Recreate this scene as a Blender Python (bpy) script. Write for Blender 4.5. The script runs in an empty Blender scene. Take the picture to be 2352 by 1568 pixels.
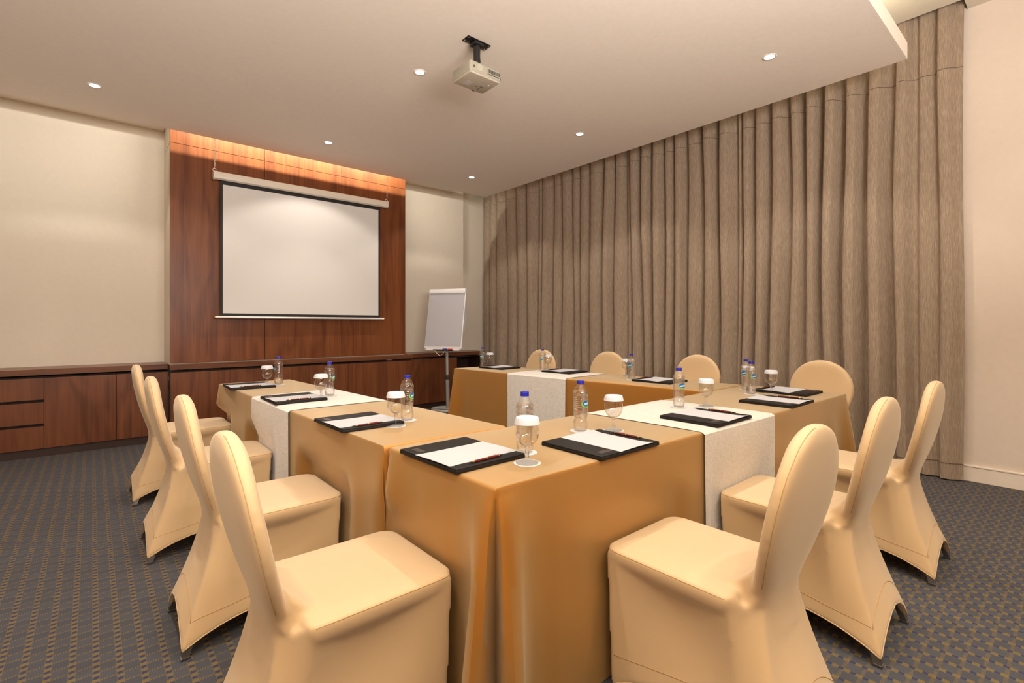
import bpy, bmesh, math, random
from mathutils import Vector, Matrix
from mathutils.bvhtree import BVHTree
random.seed(7)
PI=math.pi
C=bpy.context.scene.collection
SC=bpy.context.scene

# ------------------------------------------------------------------ helpers
def add_box(bm, c, s, bevel=0.0, seg=2, rot=None):
    g=bmesh.ops.create_cube(bm,size=1.0); vs=g['verts']
    bmesh.ops.scale(bm,vec=s,verts=vs)
    if bevel>0:
        es=list({e for v in vs for e in v.link_edges})
        r=bmesh.ops.bevel(bm,geom=es,offset=bevel,segments=seg,affect='EDGES',profile=0.5)
        vs=list({v for f in r['faces'] for v in f.verts}|{v for v in vs if v.is_valid})
    if rot is not None: bmesh.ops.rotate(bm,cent=(0,0,0),matrix=rot,verts=vs)
    bmesh.ops.translate(bm,vec=c,verts=vs)
    return vs
def box2(bm,a,b,bevel=0.0,seg=2):
    return add_box(bm,[(a[i]+b[i])/2 for i in range(3)],[abs(b[i]-a[i]) for i in range(3)],bevel,seg)
def add_lathe(bm, prof, n=32, c=(0,0,0), close=False, mod=None):
    rings=[]
    for k,(r,z) in enumerate(prof):
        if r<1e-6: rings.append([bm.verts.new((c[0],c[1],c[2]+z))])
        else:
            ring=[]
            for i in range(n):
                a=2*PI*i/n; rr=r*(mod(a,k) if mod else 1)
                ring.append(bm.verts.new((c[0]+rr*math.cos(a),c[1]+rr*math.sin(a),c[2]+z)))
            rings.append(ring)
    for A,B in zip(rings,rings[1:]):
        for i in range(n):
            j=(i+1)%n
            if len(A)==1 and len(B)==1: continue
            if len(A)==1: bm.faces.new((A[0],B[j],B[i]))
            elif len(B)==1: bm.faces.new((A[i],A[j],B[0]))
            else: bm.faces.new((A[i],A[j],B[j],B[i]))
    return rings
def add_tube(bm, pts, r, n=10, closed=False, cap=True):
    pts=[Vector(p) for p in pts]; m=len(pts); rings=[]
    up=None
    for i,p in enumerate(pts):
        if closed: t=(pts[(i+1)%m]-pts[i-1])
        else: t=pts[min(i+1,m-1)]-pts[max(i-1,0)]
        if t.length<1e-9: t=Vector((0,0,1))
        t.normalize()
        if up is None:
            up=Vector((0,0,1)) if abs(t.z)<0.9 else Vector((1,0,0))
        x=t.cross(up)
        if x.length<1e-5: x=t.cross(Vector((0.3,1,0.2)))
        x.normalize(); y=x.cross(t).normalized(); up=y
        rr=r[i] if isinstance(r,(list,tuple)) else r
        rings.append([bm.verts.new(p+x*rr*math.cos(2*PI*k/n)+y*rr*math.sin(2*PI*k/n)) for k in range(n)])
    L=m if closed else m-1
    for i in range(L):
        A,B=rings[i],rings[(i+1)%m]
        for k in range(n):
            j=(k+1)%n; bm.faces.new((A[k],A[j],B[j],B[k]))
    if cap and not closed:
        bm.faces.new(rings[0][::-1]); bm.faces.new(rings[-1])
def add_loft(bm, rings, cap0=True, cap1=True):
    R=[[bm.verts.new(p) for p in ring] for ring in rings]
    n=len(R[0])
    for A,B in zip(R,R[1:]):
        for i in range(n):
            j=(i+1)%n; bm.faces.new((A[i],A[j],B[j],B[i]))
    if cap0: bm.faces.new(R[0][::-1])
    if cap1: bm.faces.new(R[-1])
    return R
def mesh_of(name,bm,mat,smooth=None):
    bmesh.ops.recalc_face_normals(bm,faces=bm.faces[:])
    me=bpy.data.meshes.new(name); bm.to_mesh(me); bm.free()
    for m in (mat if isinstance(mat,list) else [mat]): me.materials.append(m)
    if smooth is not None:
        me.polygons.foreach_set('use_smooth',[True]*len(me.polygons))
        if smooth<180: me.set_sharp_from_angle(angle=math.radians(smooth))
    me.update(); return me
def obj(name,bm,mat,parent=None,smooth=35,loc=None):
    me=bm if isinstance(bm,bpy.types.Mesh) else mesh_of(name,bm,mat,smooth)
    o=bpy.data.objects.new(name,me); C.objects.link(o)
    if parent: o.parent=parent
    if loc: o.location=loc
    return o
def tag(o,label,cat,group=None):
    o['label']=label; o['category']=cat
    if group: o['group']=group
    return o
def thing(name,label,cat,loc=(0,0,0),rz=0,group=None):
    o=bpy.data.objects.new(name,None); o.empty_display_size=.05; C.objects.link(o)
    o.location=loc; o.rotation_euler=(0,0,rz); return tag(o,label,cat,group)
def struct(name,bm,mat,smooth=None):
    o=obj(name,bm,mat,None,smooth); o['kind']='structure'; return o
def dup(root,loc,rz,label,group=None):
    r=root.copy(); C.objects.link(r); r.location=loc; r.rotation_euler=(0,0,rz); r['label']=label
    if group: r['group']=group
    for ch in list(root.children):
        c=ch.copy(); C.objects.link(c); c.parent=r
        for g in list(ch.children):
            d=g.copy(); C.objects.link(d); d.parent=c
    return r
BM=bmesh.new

# ------------------------------------------------------------------ materials
def newmat(name):
    m=bpy.data.materials.new(name); m.use_nodes=True
    nt=m.node_tree; b=nt.nodes['Principled BSDF']; return m,nt,b
def N(nt,t,**k):
    n=nt.nodes.new(t)
    for a,v in k.items(): setattr(n,a,v)
    return n
def mixc(nt,fac,a,b,mode='MIX'):
    n=N(nt,'ShaderNodeMix',data_type='RGBA',blend_type=mode)
    for sock,v in ((n.inputs[0],fac),(n.inputs[6],a),(n.inputs[7],b)):
        if isinstance(v,bpy.types.NodeSocket): nt.links.new(v,sock)
        elif isinstance(v,(int,float)): sock.default_value=v
        else: sock.default_value=(*v,1)
    return n.outputs[2]
def mth(nt,op,a,b=None,c=None,clamp=False):
    n=N(nt,'ShaderNodeMath',operation=op,use_clamp=clamp)
    for i,v in enumerate((a,b,c)):
        if v is None: continue
        if isinstance(v,bpy.types.NodeSocket): nt.links.new(v,n.inputs[i])
        else: n.inputs[i].default_value=v
    return n.outputs[0]
def coords(nt,scale=(1,1,1),which='Object'):
    tc=N(nt,'ShaderNodeTexCoord'); mp=N(nt,'ShaderNodeMapping'); mp.inputs['Scale'].default_value=scale
    nt.links.new(tc.outputs[which],mp.inputs['Vector']); return mp.outputs[0]
def noise(nt,vec,scale,detail=3,rough=.5,dist=0):
    n=N(nt,'ShaderNodeTexNoise'); n.inputs['Scale'].default_value=scale; n.inputs['Detail'].default_value=detail
    n.inputs['Roughness'].default_value=rough; n.inputs['Distortion'].default_value=dist
    if vec is not None: nt.links.new(vec,n.inputs['Vector'])
    return n.outputs['Fac']
def ramp(nt,fac,stops):
    n=N(nt,'ShaderNodeValToRGB'); e=n.color_ramp.elements
    while len(e)<len(stops): e.new(.5)
    for el,(p,c) in zip(e,stops): el.position=p; el.color=(*c,1)
    nt.links.new(fac,n.inputs[0]); return n.outputs[0]
def bump(nt,b,h,strength=.2,dist=.01):
    n=N(nt,'ShaderNodeBump'); n.inputs['Strength'].default_value=strength; n.inputs['Distance'].default_value=dist
    nt.links.new(h,n.inputs['Height']); nt.links.new(n.outputs[0],b.inputs['Normal'])
def plain(name,col,rough=.5,metal=0,spec=.5,vary=.04,bs=0):
    m,nt,b=newmat(name); v=coords(nt)
    n=noise(nt,v,30,3)
    c=mixc(nt,n,[x*(1-vary) for x in col],[min(1,x*(1+vary)) for x in col])
    nt.links.new(c,b.inputs['Base Color']); b.inputs['Roughness'].default_value=rough
    b.inputs['Metallic'].default_value=metal; b.inputs['Specular IOR Level'].default_value=spec
    if bs: bump(nt,b,noise(nt,v,400,2),bs,.001)
    return m
def emis(name,col,s):
    m,nt,b=newmat(name); b.inputs['Base Color'].default_value=(*col,1)
    b.inputs['Emission Color'].default_value=(*col,1); b.inputs['Emission Strength'].default_value=s; return m

M_wall=plain('wallpaper',(.64,.56,.455),.85,bs=.15)
M_wallr=plain('cream_paint',(.66,.555,.465),.8)
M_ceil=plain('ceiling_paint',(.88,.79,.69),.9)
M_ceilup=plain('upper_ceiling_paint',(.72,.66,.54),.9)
M_skirtb=plain('baseboard_paint',(.76,.66,.56),.5)

def wood(name,dark,mid,light,rough=.35,scale=1.0,axis='Z'):
    m,nt,b=newmat(name)
    sc=(26,26,.8) if axis=='Z' else (.8,26,26)
    v=coords(nt,[a*scale for a in sc])
    n1=noise(nt,v,1.0,6,.62,1.2)
    sc2=(90,90,2.2) if axis=='Z' else (2.2,90,90)
    v2=coords(nt,sc2); n2=noise(nt,v2,1.0,4,.6)
    sc3=(2.2,2.2,.45) if axis=='Z' else (.45,2.2,2.2)
    v3=coords(nt,sc3); n3=noise(nt,v3,1.0,2,.5,.8)
    w=mth(nt,'SINE',mth(nt,'MULTIPLY',n3,34))
    f=mth(nt,'ADD',mth(nt,'MULTIPLY',n1,.75),mth(nt,'MULTIPLY',w,.09))
    c=ramp(nt,f,[(.12,dark),(.40,mid),(.78,light)])
    c=mixc(nt,mth(nt,'MULTIPLY',n2,.5),c,dark)
    nt.links.new(c,b.inputs['Base Color']); b.inputs['Roughness'].default_value=rough
    b.inputs['Specular IOR Level'].default_value=.25
    return m
M_wood=wood('walnut_veneer',(.085,.023,.008),(.180,.056,.017),(.27,.095,.032))
M_woodc=wood('walnut_cabinet',(.080,.025,.010),(.165,.054,.020),(.25,.090,.034))
M_woodt=wood('walnut_top',(.075,.026,.012),(.165,.062,.028),(.235,.095,.046),.28,1.0,'X')
M_toe=plain('dark_toe_kick',(.035,.013,.008),.6)
M_gap=plain('shadow_gap',(.012,.006,.004),.9)

def carpet():
    m,nt,b=newmat('patterned_carpet')
    tc=N(nt,'ShaderNodeTexCoord'); sp=N(nt,'ShaderNodeSeparateXYZ'); nt.links.new(tc.outputs['Object'],sp.inputs[0])
    nz=noise(nt,tc.outputs['Object'],60,3,.6)
    x=mth(nt,'ADD',sp.outputs[0],mth(nt,'MULTIPLY',mth(nt,'SUBTRACT',nz,.5),.006)); y=mth(nt,'ADD',sp.outputs[1],mth(nt,'MULTIPLY',mth(nt,'SUBTRACT',nz,.5),.008))
    P=.064
    cx=mth(nt,'DIVIDE',x,P); fx=mth(nt,'FRACT',cx); ix=mth(nt,'FLOOR',cx)
    inc=mth(nt,'LESS_THAN',fx,.32)
    par=mth(nt,'MULTIPLY',mth(nt,'FLOORED_MODULO',ix,2.0),.5)
    fy=mth(nt,'FRACT',mth(nt,'ADD',mth(nt,'DIVIDE',y,.036),par))
    isy=mth(nt,'LESS_THAN',fy,.56)
    core=mth(nt,'MULTIPLY',mth(nt,'GREATER_THAN',fx,.05),mth(nt,'LESS_THAN',fx,.27))
    fl=mth(nt,'FRACT',mth(nt,'DIVIDE',y,.054)); line=mth(nt,'LESS_THAN',fl,.2)
    fine=mth(nt,'FRACT',mth(nt,'DIVIDE',x,.0075)); fineb=mth(nt,'LESS_THAN',fine,.5)
    blk=mth(nt,'FLOORED_MODULO',mth(nt,'ADD',mth(nt,'FLOOR',mth(nt,'DIVIDE',y,.054)),ix),2.0)
    n1=noise(nt,tc.outputs['Object'],420,3,.7); n2=noise(nt,tc.outputs['Object'],9,3)
    base=mixc(nt,n1,(.034,.040,.056),(.130,.128,.138))
    base=mixc(nt,mth(nt,'MULTIPLY',blk,.22),base,(.045,.047,.062))
    och=mixc(nt,n1,(.10,.070,.025),(.30,.215,.085))
    navy=mixc(nt,n1,(.014,.018,.060),(.055,.062,.16))
    c=mixc(nt,mth(nt,'MULTIPLY',mth(nt,'MULTIPLY',line,fineb),.75),base,och)
    colc=mixc(nt,isy,mixc(nt,core,mixc(nt,.22,base,och),navy),och)
    c=mixc(nt,mth(nt,'MULTIPLY',inc,.85),c,colc)
    c=mixc(nt,mth(nt,'MULTIPLY',n2,.35),c,(.05,.045,.045))
    nt.links.new(c,b.inputs['Base Color']); b.inputs['Roughness'].default_value=.95; b.inputs['Specular IOR Level'].default_value=.1
    bump(nt,b,n1,.5,.004); return m
M_carpet=carpet()

def curtainmat():
    m,nt,b=newmat('slubbed_linen')
    v=coords(nt,(330,330,16)); n1=noise(nt,v,1,3,.6)
    v2=coords(nt,(700,700,900)); n2=noise(nt,v2,1,1)
    c=ramp(nt,n1,[(.3,(.235,.170,.118)),(.52,(.32,.240,.172)),(.75,(.47,.375,.285))])
    c=mixc(nt,mth(nt,'MULTIPLY',n2,.25),c,(.16,.11,.075))
    nt.links.new(c,b.inputs['Base Color']); b.inputs['Roughness'].default_value=.85
    b.inputs['Sheen Weight'].default_value=.08; b.inputs['Specular IOR Level'].default_value=.15
    bump(nt,b,n1,.12,.003); return m
M_curt=curtainmat()

def satin():
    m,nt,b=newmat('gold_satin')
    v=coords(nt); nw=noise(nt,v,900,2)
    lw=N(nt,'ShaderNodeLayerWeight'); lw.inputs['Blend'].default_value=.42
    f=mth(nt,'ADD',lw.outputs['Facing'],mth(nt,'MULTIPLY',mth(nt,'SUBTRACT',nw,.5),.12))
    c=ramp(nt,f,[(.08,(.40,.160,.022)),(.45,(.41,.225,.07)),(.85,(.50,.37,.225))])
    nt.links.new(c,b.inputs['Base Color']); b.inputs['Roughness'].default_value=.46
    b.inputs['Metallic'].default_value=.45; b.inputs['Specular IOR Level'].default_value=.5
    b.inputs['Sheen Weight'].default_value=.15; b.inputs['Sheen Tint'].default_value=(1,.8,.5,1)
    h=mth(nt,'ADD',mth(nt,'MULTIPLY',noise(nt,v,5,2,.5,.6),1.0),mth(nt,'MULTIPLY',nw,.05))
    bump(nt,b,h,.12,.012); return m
M_satin=satin()
def damask():
    m,nt,b=newmat('ivory_damask')
    v=coords(nt)
    n=noise(nt,v,13,2,.5,2.6); w=mth(nt,'SINE',mth(nt,'MULTIPLY',n,30))
    fac=mth(nt,'MULTIPLY_ADD',w,.5,.5)
    c=mixc(nt,fac,(.55,.50,.44),(.62,.57,.51))
    nt.links.new(c,b.inputs['Base Color']); b.inputs['Roughness'].default_value=.6; b.inputs['Sheen Weight'].default_value=.3
    bump(nt,b,w,.16,.003); return m
M_dam=damask()
def spandex():
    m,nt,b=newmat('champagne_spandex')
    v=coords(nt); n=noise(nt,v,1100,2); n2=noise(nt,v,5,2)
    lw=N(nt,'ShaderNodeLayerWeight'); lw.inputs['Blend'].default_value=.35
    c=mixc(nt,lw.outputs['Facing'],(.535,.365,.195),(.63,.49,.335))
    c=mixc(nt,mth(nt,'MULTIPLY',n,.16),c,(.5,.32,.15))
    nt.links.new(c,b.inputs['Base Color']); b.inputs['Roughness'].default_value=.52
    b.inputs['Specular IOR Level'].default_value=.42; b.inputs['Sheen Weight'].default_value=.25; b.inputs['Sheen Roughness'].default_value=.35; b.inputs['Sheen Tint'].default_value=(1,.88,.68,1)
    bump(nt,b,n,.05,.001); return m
M_span=spandex()
M_seam=plain('seam_thread',(.42,.25,.10),.7)
M_chrome=plain('dull_chrome',(.16,.15,.14),.35,.8)
M_black=plain('black_leatherette',(.012,.010,.009),.55,spec=.18,bs=.2)
M_plate=plain('embossed_plate',(.075,.060,.055),.35,.5)
M_platel=plain('embossed_lines',(.13,.105,.09),.4,.4)
M_paper=plain('white_paper',(.43,.42,.44),.8,vary=.015)
M_lid=plain('white_paper_cap',(.54,.545,.585),.75,vary=.01)
M_coast=plain('white_coaster',(.52,.51,.50),.8,vary=.02)
M_blue=plain('blue_cap_plastic',(.012,.014,.28),.3)
M_embl=plain('emblem_blue',(.003,.10,.30),.4)
M_green=plain('emblem_green',(.15,.50,.03),.4)
M_wht=plain('print_white',(.9,.9,.9),.5,vary=.01)
M_gold=plain('pen_gold',(.75,.5,.16),.25,1)
M_red=plain('pen_oxblood',(.10,.008,.006),.25)
M_pblack=plain('gloss_black',(.01,.009,.009),.25)
M_scrw=plain('screen_matte_white',(.66,.625,.585),.9,vary=.01)
M_scrb=plain('screen_black_border',(.012,.009,.008),.7)
M_case=plain('cream_enamel',(.72,.63,.52),.4)
M_bar=plain('satin_aluminium',(.78,.73,.68),.35,.3)
M_chain=plain('pale_chain',(.78,.70,.58),.4,.2)
M_grey=plain('grey_powder_coat',(.36,.35,.34),.45,.2)
M_dkgrey=plain('dark_grey_plastic',(.04,.04,.04),.5)
M_board=plain('whiteboard_enamel',(.78,.76,.755),.3,vary=.01)
M_proj=plain('beige_plastic',(.46,.40,.31),.5)
M_projs=plain('beige_plastic_side',(.34,.315,.245),.5)
M_projd=plain('vent_dark',(.03,.026,.02),.7)
M_projl=plain('sticker_grey',(.50,.46,.42),.6)
M_led=emis('status_led',(.35,.35,1.0),6)
M_lampe=emis('lamp_glow',(1,.93,.82),30)
M_rim=plain('lamp_rim_white',(.85,.80,.74),.4)
M_cove=emis('cove_tube',(1,.90,.70),3)

def thin_clear(name,tint,ior=1.45,gl=1.0,base=.03):
    m,nt,b=newmat(name); nt.nodes.remove(b)
    tr=N(nt,'ShaderNodeBsdfTransparent'); tr.inputs[0].default_value=(*tint,1)
    g=N(nt,'ShaderNodeBsdfGlossy'); g.inputs['Roughness'].default_value=.04; g.inputs[0].default_value=(1,.98,.95,1)
    lw=N(nt,'ShaderNodeLayerWeight'); lw.inputs['Blend'].default_value=.5
    fr=mth(nt,'MULTIPLY_ADD',mth(nt,'POWER',lw.outputs['Facing'],4.0),.75,.035)
    nz=noise(nt,coords(nt),40,2)
    fac=mth(nt,'ADD',mth(nt,'MULTIPLY',fr,gl),mth(nt,'MULTIPLY',nz,base),clamp=True)
    mx=N(nt,'ShaderNodeMixShader'); nt.links.new(fac,mx.inputs[0]); nt.links.new(tr.outputs[0],mx.inputs[1]); nt.links.new(g.outputs[0],mx.inputs[2])
    nt.links.new(mx.outputs[0],nt.nodes['Material Output'].inputs[0]); return m
M_pet=thin_clear('clear_bottle_plastic',(.985,.985,.985),1.5,.9,.07)
M_glass=thin_clear('thin_clear_glass',(.955,.95,.94),1.6,1.0,.05)
def refr(name,ior,tmix,tint=(1,1,1)):
    m,nt,b=newmat(name); nt.nodes.remove(b)
    g=N(nt,'ShaderNodeBsdfGlass'); g.inputs['IOR'].default_value=ior; g.inputs['Roughness'].default_value=.0; g.inputs[0].default_value=(*tint,1)
    tr=N(nt,'ShaderNodeBsdfTransparent'); tr.inputs[0].default_value=(*tint,1)
    nz=noise(nt,coords(nt),30,1)
    mx=N(nt,'ShaderNodeMixShader'); nt.links.new(mth(nt,'MULTIPLY_ADD',nz,.05,tmix),mx.inputs[0])
    nt.links.new(g.outputs[0],mx.inputs[1]); nt.links.new(tr.outputs[0],mx.inputs[2])
    nt.links.new(mx.outputs[0],nt.nodes['Material Output'].inputs[0]); return m
M_water=refr('still_water',1.33,.60,(.985,.985,.985))
M_stem=refr('solid_glass',1.45,.62,(.98,.98,.98))

# ------------------------------------------------------------------ the room
ZS=3.18; ZU=3.655
bm=BM(); box2(bm,(-2.6,-3,-.06),(5.3,6.95,0)); struct('floor',bm,M_carpet)
bm=BM()
box2(bm,(-2.6,6.62,0),(4.626,6.95,ZU)); box2(bm,(4.626,6.70,0),(5.3,6.95,ZU+.15)); struct('wall_front',bm,M_wall)
bm=BM(); box2(bm,(5.15,-3,0),(5.3,6.70,ZU+.15)); struct('wall_right',bm,M_wallr)
bm=BM(); box2(bm,(-2.75,-3.15,0),(5.3,-3,ZU+.15)); struct('wall_back',bm,M_woodc)
bm=BM(); box2(bm,(-2.75,-3,0),(-2.6,6.95,ZU)); struct('wall_left',bm,M_wallr)
bm=BM(); box2(bm,(-2.6,.8625,ZS),(4.59,5.90,ZS+.05)); box2(bm,(-2.6,5.9005,ZS),(4.59,5.98,ZS+.02))            # dropped slab with a raised lip
box2(bm,(-2.6,.842,ZS),(4.59,.862,ZS+.122)); box2(bm,(4.57,.863,ZS+.0505),(4.589,5.9,ZS+.12))
struct('ceiling',bm,M_ceil)
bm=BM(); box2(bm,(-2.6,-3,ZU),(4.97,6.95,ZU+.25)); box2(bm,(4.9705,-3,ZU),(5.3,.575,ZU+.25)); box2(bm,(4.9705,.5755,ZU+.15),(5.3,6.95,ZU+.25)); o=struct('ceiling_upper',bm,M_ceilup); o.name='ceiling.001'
bm=BM(); box2(bm,(-2.6,6.30,3.35),(.600,6.62,3.38)); box2(bm,(3.295,6.30,3.35),(4.38,6.62,3.38)); struct('trim_1',bm,M_ceil)            # roof of the light slot
bm=BM()
box2(bm,(.604,6.122,.80),(3.29,6.62,3.083)); box2(bm,(.604,6.122,3.091),(3.29,6.62,3.60)); struct('trim_2',bm,M_wall)
bm=BM(); box2(bm,(5.136,-3,0),(5.15,6.6,.118),.004); box2(bm,(5.132,-3,.112),(5.15,6.6,.127),.004); struct('baseboard_right',bm,M_skirtb)

# walnut feature panel behind the screen
t=thing('wall_panel','tall walnut veneer wall panel of joined boards behind the projector screen','wall panel',(1.947,6.122,.81))
bm=BM(); box2(bm,(.606,6.112,.812),(3.288,6.122,3.595)); o=obj('backing',bm,M_gap,t); o.location=(-1.947,-6.122,-.81)
xs=[.604,1.5,2.396,3.29]; g=.0025
for i in range(3):
    for z0,z1 in ((.812,3.087),(3.0905,3.595)):
        bm=BM(); box2(bm,(xs[i]+(g if i else 0),6.100,z0),(xs[i+1]-(g if i<2 else 0),6.114,z1),.0012,1)
        o=obj('board',bm,M_wood,t); o.location=(-1.947,-6.122,-.81)

# ------------------------------------------------------------------ built-in cabinets
def cabinet(x0,x1,yf,label,fronts,niche=None,back=6.60):
    t=thing('cabinet',label,'cabinet',((x0+x1)/2,(yf+back)/2,0),0,'low walnut cabinets along the front wall')
    off=(-(x0+x1)/2,-(yf+back)/2,0)
    bm=BM()
    if niche:
        nx0,nx1,nz0,nz1=niche
        box2(bm,(x0,yf+.022,.072),(nx0,back,.735)); box2(bm,(nx0,yf+.022,.072),(nx1,back,nz0)); box2(bm,(nx0,back-.03,nz0),(nx1,back,nz1))
        box2(bm,(nx0,yf+.005,nz1),(nx1,back,.735)); box2(bm,(nx1,yf+.005,.072),(x1,back,.735))
    else: box2(bm,(x0,yf+.022,.072),(x1,back,.735))
    obj('carcass',bm,M_gap if not niche else M_toe,t).location=off
    bm=BM(); box2(bm,(x0,yf+.03,0),(x1,back,.075)); obj('toe_kick',bm,M_toe,t).location=off
    for kind,a,b,z0,z1 in fronts:
        bm=BM(); box2(bm,(a+.0015,yf,z0),(b-.0015,yf+.022,z1),.001,1); obj(kind,bm,M_woodc,t).location=off
    return t
def worktop(x0,x1,yf,label,back=6.62,mat=None):
    bm=BM(); box2(bm,(x0,yf,.749),(x1,back,.803),.002,1); o=obj('worktop',bm,M_woodt)
    tag(o,label,'worktop','walnut worktops on the low cabinets')
fr=[]
for a,b in ((-2.0,-1.35),(-.95,-.336)):
    for z0,z1 in ((.525,.722),(.305,.500),(.078,.280)): fr.append(('drawer',a,b,z0,z1))
fr+= [('door',-1.35,-.95,.078,.722),('door',-.336,.18,.078,.722),('door',.18,.6,.078,.722)]
cabinet(-2.0,.6,6.195,'long low walnut cabinet with three stacked drawers left of the panel',fr)
worktop(-2.0,.598,6.19,'walnut worktop on the low cabinet left of the panel')
cabinet(.6,3.36,6.035,'low walnut cabinet standing forward under the wall panel and screen',[('door',.6,1.483,.078,.722),('door',1.483,1.962,.078,.722),('door',1.962,2.452,.078,.722),('door',2.452,3.36,.078,.722)],back=6.095)
worktop(.598,3.37,6.025,'walnut worktop standing forward under the wall panel and screen',back=6.10)
cabinet(3.37,4.72,6.175,'low walnut cabinet with open niche behind the flip chart',[('door',3.37,3.74,.078,.722),('door',3.74,4.20,.078,.722)],niche=(4.2,4.69,.50,.725))
worktop(3.37,4.72,6.165,'walnut worktop behind the flip chart by the curtain')
bm=BM(); box2(bm,(3.29,6.10,.80),(3.372,6.62,.803)); bm.free()

# ------------------------------------------------------------------ curtains
folds=[6.60,6.40,6.22,5.97,5.70,5.47,5.25,5.15,4.93,4.75,4.54,4.40,4.23,4.0,3.85,3.67,3.59,3.42,3.28,3.13,3.0,2.86,2.66,2.49,2.31,2.25,2.12,1.97,1.80,1.66,1.52,1.36,1.19,1.01,.86,.74,.59]
amps=[random.uniform(.10,.15) for _ in folds]
for i in (0,len(folds)-2): amps[i]*=.6
amps[-3]*=.4
def foldx(y,z):
    yy=y+.012*math.sin(z*1.1+y*2.1)*min(1,(3.8-z)/2)+.004*math.sin(z*2.3+y*5)
    yy=max(min(yy,folds[0]-1e-4),folds[-1]+1e-4)
    for i in range(len(folds)-1):
        if folds[i]>=yy>=folds[i+1]:
            s=(folds[i]-yy)/(folds[i]-folds[i+1]); a=amps[i]*min(1,(folds[i]-folds[i+1])/.15)
            h=lambda e0,e1,v:(lambda q:q*q*(3-2*q))(max(0,min(1,(v-e0)/(e1-e0))))
            b=h(0,.10,s)*(.93+.07*math.sin(PI*min(1,s/.5)))*(1-max(0,min(1,(s-.48)/.36)))
            return 5.085-a*b*(.85+.15*math.sin(z*1.1+i))
    return 5.05
def curtain(y0,y1,label):
    n=max(24,int((y0-y1)/.008)); zs=[.012+ (3.76-.012)*k/26 for k in range(27)]
    t=thing('curtain',label,'curtain',(5.05,(y0+y1)/2,.01),0,'floor-length linen curtain panels')
    bm=BM(); G=[[bm.verts.new((foldx(y0+(y1-y0)*i/n,z)-5.05,(y0+(y1-y0)*i/n)-(y0+y1)/2+.006*math.sin(z*2+i*.1),z-.01)) for i in range(n+1)] for z in zs]
    for A,B in zip(G,G[1:]):
        for i in range(n): bm.faces.new((A[i],A[i+1],B[i+1],B[i]))
    obj('fabric',bm,M_curt,t,180)
    for nm,z in (('heading_seam',3.198),('hem_seam',.135)):
        bm=BM(); add_tube(bm,[(foldx(y0+(y1-y0)*i/n,z)-5.0525,(y0+(y1-y0)*i/n)-(y0+y1)/2+.006*math.sin(z*2+i*.1),z-.01) for i in range(0,n+1,2)],.0022,5)
        obj(nm,bm,plain('curtain_seam',(.15,.105,.07),.9),t)
curtain(6.60,5.25,'taupe linen curtain panel next to the flip chart corner')
curtain(5.245,3.67,'taupe linen curtain panel behind the two farthest curtain-side chairs')
curtain(3.665,2.31,'taupe linen curtain panel behind the third curtain-side chair')
curtain(2.305,.59,'wide taupe linen curtain panel ending at the bare cream wall')

# ------------------------------------------------------------------ tables: cloths and runners
def lerp(a,b,t): return a+(b-a)*t
chairs=[ # x,y,rot,label,group
 (.20,4.31,0,'champagne stretch-covered banquet chair at left table, farthest of the left row','l'),
 (.205,3.26,0,'champagne stretch-covered banquet chair at the left table runner, second farthest','l'),
 (.238,2.30,0,'champagne stretch-covered banquet chair with bared rear leg, third along left table','l'),
 (.228,1.425,0,'large champagne stretch-covered banquet chair in left foreground, at the nearest table corner','l'),
 (1.505,.445,PI/2,'large champagne stretch-covered banquet chair in right foreground, at the front table','b'),
 (2.30,.452,PI/2,'champagne stretch-covered banquet chair before the white runner of the front table','b'),
 (3.15,.435,PI/2,'champagne stretch-covered banquet chair at front table, nearest the cream right wall','b'),
 (3.975,4.06,PI+.09,'champagne round-backed banquet chair before the curtain, farthest and smallest of its row','f'),
 (4.175,3.255,PI+.09,'champagne round-backed banquet chair before the curtain, second from the flip chart','f'),
 (4.365,2.355,PI+.05,'champagne round-backed banquet chair before the curtain, third from the flip chart','f'),
 (4.395,1.335,PI,'champagne round-backed banquet chair before the curtain, largest of the curtain row','f')]
def dent(x,y,z,front=.610):
    # cloth is pushed in where a chair seat presses against it
    for cx_,cy_,r,_,_ in chairs:
        dx,dy=x-cx_,y-cy_; lx=dx*math.cos(r)+dy*math.sin(r); ly=-dx*math.sin(r)+dy*math.cos(r)
        fr=front if z>.34 else front-.008
        if 0<lx<fr and abs(ly)<.34:
            w=1-max(0,min(1,(abs(ly)-.23)/.11)); w=w*w*(3-2*w); q=1-max(0,min(1,(z-.49)/.12)); q=q*q*(3-2*q)
            d=(fr-lx)*w*q; x+=d*math.cos(r); y+=d*math.sin(r)
    return (x,y,z)
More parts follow.
